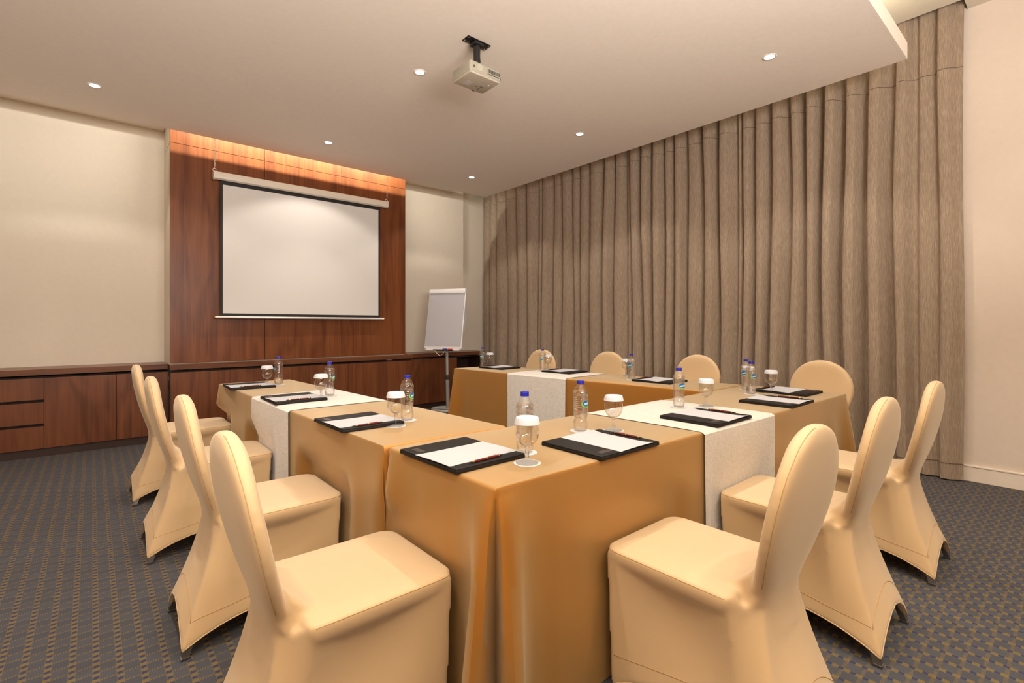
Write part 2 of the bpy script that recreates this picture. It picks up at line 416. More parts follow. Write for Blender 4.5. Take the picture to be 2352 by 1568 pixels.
def cloth(name,quad,label,flare,zt=.75,seed=0,flat=()):
    # quad: four top corners counter-clockwise
    rnd=random.Random(seed)
    Q=[Vector((*q,0)) for q in quad]; n=4; top=[];bot=[]
    lob=[(-.20,0,0),(-.13,.004,.01),(-.075,.024,.03),(-.035,.066,.05),(.000,.104,.07),(.026,.106,.085),(.032,.074,.10),(.004,.026,.11),(-.030,-.030,.12),
         (.026,.004,.13),(.074,.032,.14),(.106,.026,.155),(.104,.000,.17),(.066,-.035,.19),(.024,-.075,.21),(.004,-.13,.23),(0,-.20,.24)]
    for k in range(4):
        p=Q[k]; a=(Q[k-1]-p); b=(Q[(k+1)%4]-p); la,lb=a.length,b.length; a=a/la; b=b/lb   # a: back along incoming edge, b: along outgoing edge
        na=Vector((-a.y,a.x,0)); 
        if na.dot(b)>0: na=-na
        nb=Vector((-b.y,b.x,0))
        if nb.dot(a)>0: nb=-nb
        # local frame: u along outgoing-edge outward normal direction... incoming edge coords: x=-dist along a, y outward
        F=flare[k]
        for (u,v,_) in lob:
            # u<0 : on incoming edge side (distance -u back along a), v outward from incoming edge ; symmetrical for the other
            bot.append(p - a*(u if u<0 else u*F) - b*(v if v<0 else v*F) if True else p)
            tu=min(u,0) if u<0 else 0; tv=min(v,0)
            s=(_-.12)/.12
            top.append(p + (a*(.20*(-s)**1.5) if s<0 else b*(.20*s**1.5)))
        # mid points along outgoing edge
        nx=Q[(k+1)%4]; L=(nx-p).length; m=max(3,int((L-.4)/.03))
        ph=rnd.uniform(0,6)
        for i in range(1,m):
            d=.20+(L-.4)*i/m; q=p+b*d; top.append(q)
            w=(.008*math.sin(d*7+ph)+.005*math.sin(d*17+ph*2)) if k not in flat else -.008
            bot.append(q+nb*(w*math.sin(PI*i/m)+(.004 if k not in flat else 0)))
    bm=BM(); rings=[]
    cen=sum(Q,Vector())/4
    def ring(f): rings.append([bm.verts.new(f(i)) for i in range(len(top))])
    def inset(p,d):
        v=(cen-p); # inset towards each axis
        return p+v.normalized()*d*1.2
    ring(lambda i:(*inset(top[i],.010).xy,zt))
    ring(lambda i:(*inset(top[i],.003).xy,zt-.0025))
    ring(lambda i:(*top[i].xy,zt-.010))
    for z in (.72,.68,.64,.60,.57,.54,.515,.49,.465,.43,.38,.32,.26,.20,.14,.08,.04,.006):
        f=((zt-.010-z)/(zt-.016)); f1=f**.80
        ring(lambda i:dent(lerp(top[i].x,bot[i].x,f1),lerp(top[i].y,bot[i].y,f1),z))
    for A,B in zip(rings,rings[1:]):
        for i in range(len(A)):
            j=(i+1)%len(A); bm.faces.new((A[i],A[j],B[j],B[i]))
    bm.faces.new(rings[0])
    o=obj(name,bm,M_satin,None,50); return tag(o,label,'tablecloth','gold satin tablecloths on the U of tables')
QL=[(.745,4.368),(.826,1.696),(1.407,1.680),(1.258,4.348)]
QB=[(.834,1.668),(.845,1.055),(3.793,1.014),(3.786,1.660)]
QR=[(2.915,4.345),(3.180,1.680),(3.768,1.682),(3.512,4.330)]
cloth('tablecloth',QL,'floor-length gold satin tablecloth over the left table with white runner',[.75,.30,.0,.6],seed=1,flat=(1,))
cloth('tablecloth',QB,'floor-length gold satin tablecloth over the nearest long front table',[.9,1.35,.9,.1],seed=2,flat=(3,))
cloth('tablecloth',QR,'floor-length gold satin tablecloth over the curtain-side table',[.9,.0,.2,.6],seed=3,flat=(1,))
def runner(A0,A1,B0,B1,label,zt=.7535,zb=.04):
    # A0,A1: the two corners on one table edge; B0,B1: opposite edge
    A0,A1,B0,B1=[Vector((*p,0)) for p in (A0,A1,B0,B1)]
    oa=((A0-B0)+(A1-B1)).normalized(); o_=.010
    m=22; bm=BM(); rows=[]
    path=[('a',zb),('a',.2),('a',.35),('a',.5),('a',.62),('a',.70),('a',.742),('ta',0)]+[('t',i/8) for i in range(1,8)]+[('tb',0),('b',.742),('b',.70),('b',.62),('b',.5),('b',.35),('b',.2),('b',zb)]
    for kind,v in path:
        row=[]
        for i in range(m+1):
            s=i/m; a=A0.lerp(A1,s); b=B0.lerp(B1,s)
            if kind in 'ab' :
                p=(a+oa*o_) if kind=='a' else (b-oa*o_); w=.006*math.sin(s*9+v*4)*(zt-v)/zt+.004*(zt-v)
                q=p+oa*(w if kind=='a' else -w); row.append(bm.verts.new(dent(q.x,q.y,v,.601)))
            else:
                f=v if kind=='t' else (.006 if kind=='ta' else .994)
                q=a.lerp(b,f); row.append(bm.verts.new((q.x,q.y,zt-(.002 if kind!='t' else 0))))
        rows.append(row)
    for X,Y in zip(rows,rows[1:]):
        for i in range(m): bm.faces.new((X[i],X[i+1],Y[i+1],Y[i]))
    o=obj('table_runner',bm,M_dam,None,50); tag(o,label,'table runner','ivory damask runners across the tables')
def onseg(p,q,y=None,x=None):
    t=(y-p[1])/(q[1]-p[1]) if y is not None else (x-p[0])/(q[0]-p[0]); return (p[0]+(q[0]-p[0])*t,p[1]+(q[1]-p[1])*t)
runner(onseg(QL[0],QL[1],y=3.42),onseg(QL[0],QL[1],y=2.73),onseg(QL[3],QL[2],y=3.46),onseg(QL[3],QL[2],y=2.72),'ivory damask runner across the middle of the left table')
runner(onseg(QB[1],QB[2],x=1.95),onseg(QB[1],QB[2],x=2.645),onseg(QB[0],QB[3],x=1.925),onseg(QB[0],QB[3],x=2.615),'ivory damask runner across the middle of the front table')
runner(onseg(QR[0],QR[1],y=2.86),onseg(QR[0],QR[1],y=3.545),onseg(QR[3],QR[2],y=2.90),onseg(QR[3],QR[2],y=3.60),'ivory damask runner across the middle of the curtain-side table')

# ------------------------------------------------------------------ chairs (stretch-covered banquet chair)
def interp(tab,z):
    tab=sorted(tab)
    if z<=tab[0][0]: return tab[0][1]
    for (a,va),(b,vb) in zip(tab,tab[1:]):
        if a<=z<=b:
            q=(z-a)/(b-a); return va+(vb-va)*q
    return tab[-1][1]
def catm(tab,z):
    tab=sorted(tab); zs=[t[0] for t in tab]; vs=[t[1] for t in tab]
    if z<=zs[0]: return vs[0]
    if z>=zs[-1]: return vs[-1]
    for i in range(len(zs)-1):
        if zs[i]<=z<=zs[i+1]:
            t=(z-zs[i])/(zs[i+1]-zs[i]); h=zs[i+1]-zs[i]
            m0=(vs[i+1]-vs[max(i-1,0)])/(zs[i+1]-zs[max(i-1,0)])*h; m1=(vs[min(i+2,len(zs)-1)]-vs[i])/(zs[min(i+2,len(zs)-1)]-zs[i])*h
            return (2*t**3-3*t*t+1)*vs[i]+(t**3-2*t*t+t)*m0+(-2*t**3+3*t*t)*vs[i+1]+(t**3-t*t)*m1
WT=[(.33,.112),(.40,.120),(.46,.140),(.52,.170),(.58,.198),(.65,.218),(.72,.222),(.78,.207),(.83,.178),(.87,.137),(.895,.095),(.91,.05),(.915,.012)]
WT=[(z if z<.47 else .46+(z-.46)*1.033,w) for z,w in WT]
XC=[(.33,.122),(.40,.134),(.46,.130),(.52,.112),(.60,.088),(.70,.064),(.80,.046),(.935,.032)]
def hemz(x,y):
    # hem height: touches low at the four feet, arches up between them
    fx=min(1,max(0,(x-.0)/.575)); fy=max(-1,min(1,y/.205))
    side=.085*math.sin(PI*fx)**1.0; rear=.115*(1-abs(fy)**1.7)
    w=abs(fy)**10
    on_side=abs(fy)>.93
    return .040+(side if on_side else rear)
def build_cover():
    bm=BM()
    # seat pad
    def rrect(x0,x1,hy,rf,rr,z,n=6,hyr=None):
        hyr=hyr or hy; pts=[]
        for cx_,cy_,r,a0 in ((x1-rf,hy-rf,rf,0),(x0+rr,hyr-rr,rr,90),(x0+rr,-hyr+rr,rr,180),(x1-rf,-hy+rf,rf,270)):
            for i in range(n+1):
                a=math.radians(a0+90*i/n); pts.append((cx_+r*math.cos(a),cy_+r*math.sin(a),z))
        return pts
    add_loft(bm,[rrect(.22,.560,.190,.05,.02,.395),rrect(.180,.592,.209,.055,.02,.422),rrect(.170,.599,.215,.058,.02,.438),rrect(.170,.598,.215,.058,.02,.460),rrect(.172,.593,.212,.055,.02,.4675),rrect(.19,.55,.165,.05,.03,.4725)])
    # sweep from seat up to back
    R=[]
    for z,x1,hy in ((.44,.245,.150),(.470,.220,.145),(.490,.185,.140),(.515,.155,.138),(.55,.130,.13)):
        R.append([(.125,-hy,z),(x1,-hy*.96,z),(x1,hy*.96,z),(.125,hy,z)])
    add_loft(bm,R)
    # back: rounded oval slab
    rings=[]; 
    for k in range(45):
        z=.33+(.9295-.33)*(k/44)
        if k>34: z=.33+(.9295-.33)*(34/44+ (10/44)*math.sin((k-34)/10*PI/2))
        w=max(.006,catm(WT,z)); xc=catm(XC,z); th=.029 if z<.875 else .029*math.sqrt(max(.02,1-((z-.875)/.056)**2*.8))
        ring=[]
        for i in range(36):
            a=2*PI*i/36; c,s=math.cos(a),math.sin(a)
            px=th*math.copysign(abs(c)**.55,c); py=w*math.copysign(abs(s)**.62,s) if w>.04 else w*s
            ring.append((xc+px,py,z))
        rings.append(ring)
    add_loft(bm,rings)
    # skirt
    def per(t):   # perimeter key points bottom/top, ordered CCW from rear-left... (x,y) 8 anchor polygon
        top=[(.582,.213),(.30,.214),(.180,.212),(.112,.112),(.112,-.112),(.180,-.212),(.30,-.214),(.582,-.213)]
        bot=[(.562,.212),(.30,.205),(.15,.205),(.000,.208),(.000,-.208),(.15,-.205),(.30,-.205),(.562,-.212)]
        return [(lerp(a[0],b[0],t),lerp(a[1],b[1],t)) for a,b in zip(top,bot)]
    def dense(poly):
        out=[]
        for i in range(8):
            p,q=poly[i],poly[(i+1)%8]; m=10 if i!=3 and i!=7 else 18
            for j in range(m): out.append((lerp(p[0],q[0],j/m),lerp(p[1],q[1],j/m)))
        return out
    L=14; rings=[]
    bt=dense(per(1.0)); hz=[]
    for (x,y) in bt:
        if x<.002: hz.append(.024+.120*(1-abs(y/.208)**1.8))
        elif x>.560: hz.append(.024+.06*(1-abs(y/.212)**2.2))
        else: hz.append(.024+.078*math.sin(PI*x/.562)**.8)
    for k in range(L+1):
        t=k/L; tt=t**1.12
        P=dense(per(tt)); ring=[]
        for i,(x,y) in enumerate(P):
            z=lerp(.455 if x>.15 else .43,hz[i],t)
            # fabric stretched between seat and feet pulls in a little
            pp=math.sin(PI*t**.72)**1.1
            x0_=lerp(.18,.15,tt); xr=lerp(.112,0,tt); xf=lerp(.582,.562,tt)
            if x>x0_-.002 and abs(y)>.19: y-=math.copysign(.036*pp*max(0,math.sin(PI*min(1,max(0,(x-xr)/(xf-xr)))))**1.4,y)
            elif x<=xr+.001: x+=.016*pp*(1-abs(y/.21)**2)
            elif x>=xf-.001: x-=.034*pp*max(0,1-abs(y/.206)**3)
            elif abs(y)>.1 and x<x0_: y-=math.copysign(.036*pp*max(0,math.sin(PI*min(1,max(0,(x-xr)/(xf-xr)))))**1.4,y)
            ring.append((x,y,z))
        rings.append(ring)
    R=[[bm.verts.new(p) for p in r] for r in rings]
    n=len(R[0])
    for A,B in zip(R,R[1:]):
        for i in range(n):
            j=(i+1)%n; bm.faces.new((A[j],A[i],B[i],B[j]))
    bm.faces.new(R[0])
    c=bm.verts.new((.3,0,.22)); mid=[]; low=[]
    for v in R[-1]: low.append(bm.verts.new((lerp(v.co.x,.3,.075),lerp(v.co.y,0,.075),v.co.z)))
    for v in R[-1]: mid.append(bm.verts.new((lerp(v.co.x,.3,.14),lerp(v.co.y,0,.14),v.co.z+.05)))
    for i in range(n):
        j=(i+1)%n; bm.faces.new((R[-1][i],R[-1][j],low[j],low[i])[::-1]); bm.faces.new((low[i],low[j],mid[j],mid[i])[::-1]); bm.faces.new((mid[j],mid[i],c))
    bmesh.ops.recalc_face_normals(bm,faces=bm.faces[:])
    me=bpy.data.meshes.new('cover_raw'); bm.to_mesh(me); bm.free()
    o=bpy.data.objects.new('cover_raw',me); C.objects.link(o)
    md=o.modifiers.new('r','REMESH'); md.mode='VOXEL'; md.voxel_size=.0075; md.use_smooth_shade=True
    sm=o.modifiers.new('s','SMOOTH'); sm.iterations=7; sm.factor=.5
    dg=bpy.context.evaluated_depsgraph_get(); dg.update()
    res=bpy.data.meshes.new_from_object(o.evaluated_get(dg))
    bpy.data.objects.remove(o); return res
cover=build_cover()
vN=[v.normal.copy() for v in cover.vertices]
tree=BVHTree.FromPolygons([v.co.copy() for v in cover.vertices],[tuple(p.vertices) for p in cover.polygons])
def subset(name,pred,mat):
    idx={}; vs=[]; fs=[]; ns=[]
    for p in cover.polygons:
        if pred(p.center,p.normal):
            f=[]
            for v in p.vertices:
                if v not in idx: idx[v]=len(vs); vs.append(cover.vertices[v].co.copy()); ns.append(vN[v])
                f.append(idx[v])
            fs.append(f)
    me=bpy.data.meshes.new(name); me.from_pydata([tuple(v) for v in vs],[],fs); me.materials.append(mat)
    me.polygons.foreach_set('use_smooth',[True]*len(fs)); me.update()
    me.normals_split_custom_set_from_vertices([tuple(n) for n in ns]); return me
def which(c,n):
    if c.z>.44 and c.x<.185 and not (abs(c.y)>.17 and c.z<.47): return 'b'
    if c.z>.45 and n.z>.35: return 's'
    return 'k'
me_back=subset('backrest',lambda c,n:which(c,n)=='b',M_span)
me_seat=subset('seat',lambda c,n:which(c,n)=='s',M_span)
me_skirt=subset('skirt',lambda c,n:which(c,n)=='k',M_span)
def snap(pts,off=.0006):
    out=[]
    for p in pts:
        co,no,_,_=tree.find_nearest(Vector(p)); out.append(co+no*off)
    return out
def seg(pts,n=10):
    out=[]
    for a,b in zip(pts,pts[1:]):
        for i in range(n): out.append([lerp(a[k],b[k],i/n) for k in range(3)])
    out.append(list(pts[-1])); return out
def seam_mesh(name,lists,r=.0011,off=.0003):
    bm=BM()
    for L in lists: add_tube(bm,snap(L,off),r,5)
    return mesh_of(name,bm,M_seam,180)
arc=[]
for i in range(9): a=math.radians(90*i/8); arc.append((.544+.054*math.sin(a)*1.0,-.16-.054*math.cos(a),.463))
seatloop=seg([(.185,-.213,.462),(.544,-.214,.463)],14)+[list(p) for p in arc]+seg([(.598,-.15,.463),(.598,.15,.463)],10)+[[p[0],-p[1],p[2]] for p in arc[::-1]]+seg([(.544,.214,.463),(.185,.213,.462)],14)
me_seatseam=seam_mesh('seat_seam',[seatloop])
bs=[]
for k in range(40):
    z=.50+(.927-.50)*math.sin(k/39*PI/2); bs.append((catm(XC,z)-.012,-catm(WT,z)*1.0,z))
bs+= [(p[0],-p[1],p[2]) for p in bs[::-1]]
me_backseam=seam_mesh('back_seam',[bs])
hs=[]
for s in (-1,1):
    hs.append(seg([(.03,s*.2,.125),(.3,s*.2,.165),(.55,s*.21,.125)],10))
hs.append([(.02,-.205+.41*i/20,.125+.10*math.sin(PI*i/20)) for i in range(21)])
me_hem=seam_mesh('hem_seam',hs)
hb=[]
for s in (-1,1): hb.append([(.562*i/24,s*.212,.024+.078*math.sin(PI*i/24)**.8) for i in range(25)])
hb.append([(-.003,-.208+.416*i/24,.024+.12*(1-abs((-.208+.416*i/24)/.208)**1.8)) for i in range(25)])
bm=BM()
for L in hb: add_tube(bm,snap(L,0.0),.0028,6)
me_bind=mesh_of('hem_binding',bm,M_span,180)
def leg_mesh(xt,xb,s):
    bm=BM(); h=.014
    def sq(x,y,z,h): return [(x-h,y-h,z),(x+h,y-h,z),(x+h,y+h,z),(x-h,y+h,z)]
    d=.045 if xb<.1 else -.03
    add_loft(bm,[sq(xb,s*.196,0,.014),sq(xb,s*.196,.010,.015),sq(xb,s*.195,.011,.012),sq(xb+d*.4,s*.186,.06,.011),sq(xb+d,s*.165,.15,.009)])
    return mesh_of('leg',bm,M_chrome,30)
legs=[leg_mesh(.14,.016,-1),leg_mesh(.14,.016,1),leg_mesh(.525,.543,-1),leg_mesh(.525,.543,1)]
GR={'l':'covered chairs along the left table','b':'covered chairs along the front table','f':'covered chairs along the curtain-side table'}
ch0=None
for x,y,r,lab,g in chairs:
    if ch0 is None:
        ch0=thing('banquet_chair',lab,'chair',(x,y,0),r,GR[g])
        ob=obj('backrest',me_back,None,ch0); obj('seam',me_backseam,None,ob)
        os_=obj('seat',me_seat,None,ch0); obj('seam',me_seatseam,None,os_)
        ok=obj('skirt',me_skirt,None,ch0); obj('seam',me_hem,None,ok); obj('hem_binding',me_bind,None,ok)
        for l in legs: obj('leg',l,None,ch0)
    else: dup(ch0,(x,y,0),r,lab,GR[g])

# ------------------------------------------------------------------ place settings
ZT=.7503; ZR=.7545
def bottle_parts(root):
    prof=[(.021,.0012),(.0265,.003),(.0290,.010),(.0305,.018),(.0307,.030),(.0300,.040),(.0275,.048),(.0264,.0525),(.0274,.058),(.0290,.066),(.0295,.078),(.0297,.088)]
    z=.091
    while z<.145:
        prof+=[(.0304,z),(.0304,z+.005),(.0297,z+.0065)]; z+=.0085
    prof+=[(.0310,.150),(.0316,.158),(.0308,.165),(.0290,.172),(.0255,.179),(.0210,.186),(.0168,.192),(.0140,.196),(.0132,.200)]
    bm=BM(); add_lathe(bm,[(0,.0012)]+prof,36); obj('bottle_body',bm,M_pet,root,180)
    inner=[(max(0,r-.0007),z) for r,z in prof if z<.176]; inner[0]=(inner[0][0],.0019)
    bm=BM(); add_lathe(bm,[(0,.0019)]+inner+[(0,.1745)],36); obj('water',bm,M_water,root,60)
    bm=BM(); add_lathe(bm,[(0,.2145),(.0140,.2145),(.0152,.2135),(.0152,.2015),(.0156,.2012),(.0156,.1995),(.0133,.1995)],40,mod=lambda a,k:1+(.012*math.cos(a*20) if k in(2,3) else 0)); obj('cap',bm,M_blue,root,40)
    # printed emblem: wrapped ellipse pieces round the cylinder at +x
    R=.0311
    def wrap(name,fn,mat,r,parent):
        bm=BM(); n=36; m=5
        c=bm.verts.new(wp(0,0,r)); prev=None; rings=[]
        for k in range(1,m+1):
            rings.append([bm.verts.new(wp(*[q*k/m for q in fn(2*PI*i/n)],r)) for i in range(n)])
        for i in range(n): bm.faces.new((c,rings[0][i],rings[0][(i+1)%n]))
        for A,B in zip(rings,rings[1:]):
            for i in range(n): bm.faces.new((A[i],B[i],B[(i+1)%n],A[(i+1)%n]))
        return obj(name,bm,mat,parent,180)
    zc=.119
    def wp(u,v,r): a=u/r; return (r*math.cos(a),r*math.sin(a),zc+v)
    e0=wrap('emblem',lambda a:(.0235*math.cos(a)-.001,.0155*math.sin(a)*(1+.15*math.cos(a))-.001),M_green,R,root)
    wrap('emblem_field',lambda a:(.0215*math.cos(a)+.001,.0130*math.sin(a)+.0012),M_embl,R+.0002,e0)
    cu=bpy.data.curves.new('t','FONT'); cu.body='oasis'; cu.size=.0155; cu.align_x='CENTER'; cu.align_y='CENTER'; cu.resolution_u=2; cu.offset=.00035
    to=bpy.data.objects.new('t',cu); C.objects.link(to); dg=bpy.context.evaluated_depsgraph_get(); dg.update()
    tm=bpy.data.meshes.new_from_object(to.evaluated_get(dg)); bpy.data.objects.remove(to)
    for v in tm.vertices:
        u,w=v.co.x,v.co.y+.001+v.co.x*.12; v.co=wp(u+.001,w,R+.0005)
    tm.materials.clear(); tm.materials.append(M_wht); tm.name='lettering'
    o=bpy.data.objects.new('lettering',tm); C.objects.link(o); o.parent=e0
def goblet_parts(root):
    out=[(.0375,.0008),(.0378,.0025),(.030,.0050),(.018,.0085),(.0095,.0135),(.0068,.022),(.0062,.035),(.0068,.047),(.0095,.0545)]
    bm=BM(); add_lathe(bm,[(0,.0004),(.0375,.0004)]+out+[(.004,.0565),(0,.0565)],36); obj('stem',bm,M_stem,root,60)
    bowl=[(.0095,.0545),(.0200,.0600),(.0295,.0690),(.0358,.0810),(.0385,.0950),(.0388,.1070),(.0375,.1240),(.0350,.1460)]
    bm=BM(); add_lathe(bm,[(0,.0570)]+bowl+[(.0343,.1465)]+[(max(0,r-.0013),z+.0006) for r,z in bowl[::-1][0:-1]]+[(0,.0595)],40); obj('bowl',bm,M_glass,root,180)
def cap_mesh():
    bm=BM(); fl=lambda a,k:1+(.010*math.cos(a*48) if k>=3 else 0)
    add_lathe(bm,[(0,.1505),(.034,.1505),(.0358,.1500),(.0366,.1488),(.0392,.1395),(.0418,.1290),(.0412,.1288),(.0386,.1394),(.0360,.1476),(0,.1490)],144,mod=fl)
    return mesh_of('glass_cap',bm,M_lid,60)
def coaster_mesh():
    bm=BM(); add_lathe(bm,[(0,0),(.0445,0),(.0452,.0006),(.0445,.0012),(0,.0012)],60,mod=lambda a,k:1+.012*math.cos(a*20)); return mesh_of('paper_coaster',bm,M_coast,40)
FW,FD,FH=.338,.290,.0115
def folio_parts(root):
    bm=BM(); add_box(bm,(0,0,FH/2),(FW,FD,FH),.0025,2); obj('cover_board',bm,M_black,root,40)
    bm=BM(); add_box(bm,(-FW/2+.0515,0,FH+.0018),(.101,FD-.004,.0040),.0012,2); fl=obj('flap',bm,M_black,root,40)
    bm=BM(); add_box(bm,(FW/2-.0225,0,FH+.0018),(.043,FD-.004,.0040),.0012,2); obj('pen_strip',bm,M_black,root,40)
    bm=BM(); add_box(bm,(-FW/2+.060,-FD/2+.040,FH+.0041),(.056,.024,.0008),.0003,1); pl=obj('emblem_plate',bm,M_plate,fl,40)
    bm=BM()
    for k,(a,b) in enumerate(((-.018,.018),(-.012,.012))): add_box(bm,(-FW/2+.060,-FD/2+.040+.004-k*.008,FH+.0047),(b-a,.0018,.0006))
    obj('embossed_lines',bm,M_platel,fl,40)
    bm=BM()
    for y in (-.045,.045): add_box(bm,(FW/2-.030,y,FH+.0065),(.013,.010,.0055),.001,1)
    bm.free()
def paper_mesh():
    bm=BM(); nx,ny=14,12; W,D=.196,.286; G=[]
    for zoff in (0,.0012):
        G.append([[bm.verts.new((-.0665+W*i/nx,-D/2+D*j/ny,FH+.0006+zoff+ .0045*max(0,(abs(j/ny-.5)*2-.55)/.45)**2*(.35+.65*i/nx)+(.0014*math.sin(i/nx*PI)))) for i in range(nx+1)] for j in range(ny+1)])
    for k,g in enumerate(G):
        for j in range(ny):
            for i in range(nx):
                f=(g[j][i],g[j][i+1],g[j+1][i+1],g[j+1][i]); bm.faces.new(f if k else f[::-1])
    def side(a,b):
        for p,q,r,s in zip(a,a[1:],b[1:],b): bm.faces.new((p,q,r,s))
    side(G[0][0],G[1][0]); side(G[1][-1],G[0][-1]); side([r[-1] for r in G[0]],[r[-1] for r in G[1]]); side([r[0] for r in G[1]],[r[0] for r in G[0]])
    return mesh_of('notepaper',bm,M_paper,60)
def pen_parts(root):
    def part(nm,y0,y1,r0,r1,mat,par=root):
        bm=BM(); add_tube(bm,[(0,y0,0),(0,(y0+y1)/2,0),(0,y1,0)],[r0,(r0+r1)/2,r1],12); return obj(nm,bm,mat,par,40)
    part('tip',-.070,-.055,.0008,.0030,M_pblack); part('grip',-.055,-.046,.0036,.0038,M_gold)
    part('barrel',-.046,.004,.0038,.0042,M_red); part('ring',.004,.007,.0044,.0044,M_gold)
    cp=part('pen_cap',.007,.056,.0042,.0038,M_red); part('ring',.056,.0595,.0042,.0042,M_gold); part('end',.0595,.070,.0036,.0020,M_pblack)
    bm=BM(); add_box(bm,(0,.030,.0052),(.002,.036,.001),.0003,1); obj('clip',bm,M_gold,cp,40)
NE=PI/2
S=[ # key, folder centre (x,y), facing, bottle, glass, emblem view angle, z, place phrase
 ('L1',(.880,4.010),-NE-.02,(1.083,4.004),(.990,3.960),-75,ZT,'far gold end of the left table'),
 ('L2',(.926,3.112),-NE,(1.149,3.125),(1.056,3.014),58,ZR,'white runner of the left table'),
 ('L3',(.936,2.182),-NE+.01,(1.138,2.093),(1.035,2.007),62,ZT,'near gold half of the left table'),
 ('L4',(.972,1.402),-NE+.03,(1.165,1.288),(1.081,1.183),105,ZT,'nearest corner of the front table'),
 ('B1',(1.452,1.180),0.0,(1.585,1.396),(1.699,1.309),52,ZT,'front table between nearest corner and runner'),
 ('B2',(2.244,1.180),-.005,(2.437,1.436),(2.576,1.352),40,ZR,'white runner of the front table'),
 ('B3',(3.050,1.168),0.0,(3.293,1.418),(3.459,1.358),42,ZT,'front table just right of its runner'),
 ('F4',(3.572,1.300),NE-.02,(3.470,1.530),(3.653,1.590),-25,ZT,'far right end of the front table'),
 ('F3',(3.482,2.225),NE+.06,(3.437,2.465),(3.640,2.667),-22,ZT,'gold near half of the curtain-side table'),
 ('F2',(3.452,3.245),NE+.09,(3.378,3.470),(3.540,3.560),-28,ZR,'white runner of the curtain-side table'),
 ('F1',(3.290,4.030),NE+.09,(3.218,4.235),(3.350,4.280),-35,ZT,'far end of the curtain-side table')]
first={}
def place(kind,name,cat,label,loc,rz,group,builder=None,mesh=None):
    if kind not in first:
        if builder: r=thing(name,label,cat,loc,rz,group); builder(r)
        else: r=obj(name,mesh(),None); r.location=loc; r.rotation_euler=(0,0,rz); tag(r,label,cat,group)
        first[kind]=r; return r
    return dup(first[kind],loc,rz,label,group)
for key,(fx,fy),rz,(bx,by),(gx,gy),ang,z,ph in S:
    rm=Matrix.Rotation(rz,3,'Z')
    place('folio','leather_folder','folder','black leather writing folder with notepaper, '+ph,(fx,fy,z),rz,'black writing folders at the place settings',folio_parts)
    place('paper','notepaper','paper','white notepaper sheets in black folder, '+ph,(fx,fy,z),rz,'notepaper in the writing folders',mesh=paper_mesh)
    d=rm@Vector((FW/2-.0235,-.018+random.uniform(-.015,.015),0))
    place('pen','pen','pen','dark red and gold pen on black folder, '+ph,(fx+d.x,fy+d.y,z+FH+.0038+.0046),rz+.02,'pens on the writing folders',pen_parts)
    place('coaster','paper_coaster','coaster','round white paper coaster under water bottle, '+ph,(bx,by,z),0,'coasters under the bottles',mesh=coaster_mesh)
    va=math.atan2(-by,-bx)                       # towards the room's near left, where the labels are turned from
    place('bottle','water_bottle','bottle','clear water bottle with blue cap, '+ph,(bx,by,z+.0013),va+math.radians(ang),'water bottles at the place settings',bottle_parts)
    place('coaster','paper_coaster','coaster','round white paper coaster under goblet, '+ph,(gx,gy,z),.4,'coasters under the goblets',mesh=coaster_mesh)
    place('goblet','water_goblet','glass','clear stemmed water goblet, '+ph,(gx,gy,z+.0013),0,'water goblets at the place settings',goblet_parts)
    place('gcap','glass_cap','glass cover','white pleated paper cap on goblet, '+ph,(gx,gy,z+.0013),random.uniform(0,1),'paper caps on the goblets',mesh=cap_mesh)

# ------------------------------------------------------------------ projector screen
YS=6.03
t=thing('projector_screen','white pull-down projector screen hung by chains before the walnut panel','projector screen',(1.98,YS,1.29))
def at(o): o.location=(-1.98,-YS,-1.29); return o
bm=BM()
sec=[(-.03,-.030),(-.036,.0),(-.032,.036),(-.01,.045),(.012,.045),(.03,.030),(.03,-.030),(.0,-.042)]
add_loft(bm,[[(x,YS-.02+a,2.803+b) for a,b in sec] for x in (.99,2.955)]); case=at(obj('case',bm,M_case,t,25))
for x in (.972,2.957):
    bm=BM(); add_loft(bm,[[(xx,YS-.02+a*f,2.803+b*f) for a,b in sec] for xx,f in ((x,1.02),(x+.003,1.12),(x+.018,1.12),(x+.021,1.02))]); obj('end_cap',bm,M_case,case,25)
bm=BM(); box2(bm,(1.043,YS-.001,1.305),(2.880,YS+.001,2.775)); at(obj('black_border',bm,M_scrb,t))
bm=BM(); box2(bm,(1.068,YS-.0035,1.335),(2.856,YS-.001,2.722)); at(obj('screen_surface',bm,M_scrw,t))
bm=BM(); add_tube(bm,[(.995,YS,1.293),(2.93,YS,1.293)],.0125,14); bar=at(obj('bottom_bar',bm,M_bar,t))
for x in (.990,2.928):
    bm=BM(); add_tube(bm,[(x,YS,1.293),(x+.007,YS,1.293)],.0145,14); obj('end_cap',bm,M_gold if x<1 else M_bar,bar)
for x in (.984,2.955):
    bm=BM(); z=3.178; k=0; yc=YS-.05
    # ceiling hook stands on the slab edge; links run down to the case ring
    while z>2.90:
        pts=[]
        for i in range(10):
            a=2*PI*i/10; u=.0055*math.cos(a); w=.0105*math.sin(a)
            pts.append((x+(u if k%2 else 0),yc+(0 if k%2 else u),z-.0105+w))
        add_tube(bm,pts,.0019,5,closed=True); z-=.0165; k+=1
    at(obj('chain',bm,M_chain,t))
    bm=BM(); add_tube(bm,[(x,yc,2.905),(x+.003,yc,2.895),(x-.002,yc+.006,2.88),(x,yc+.012,2.868)],.0022,6)
    add_tube(bm,[(x+.0145*math.cos(a),yc+.02,2.858+.0165*math.sin(a)) for a in [2*PI*i/16 for i in range(16)]],.0035,6,closed=True); at(obj('hanging_ring',bm,M_chain,t))

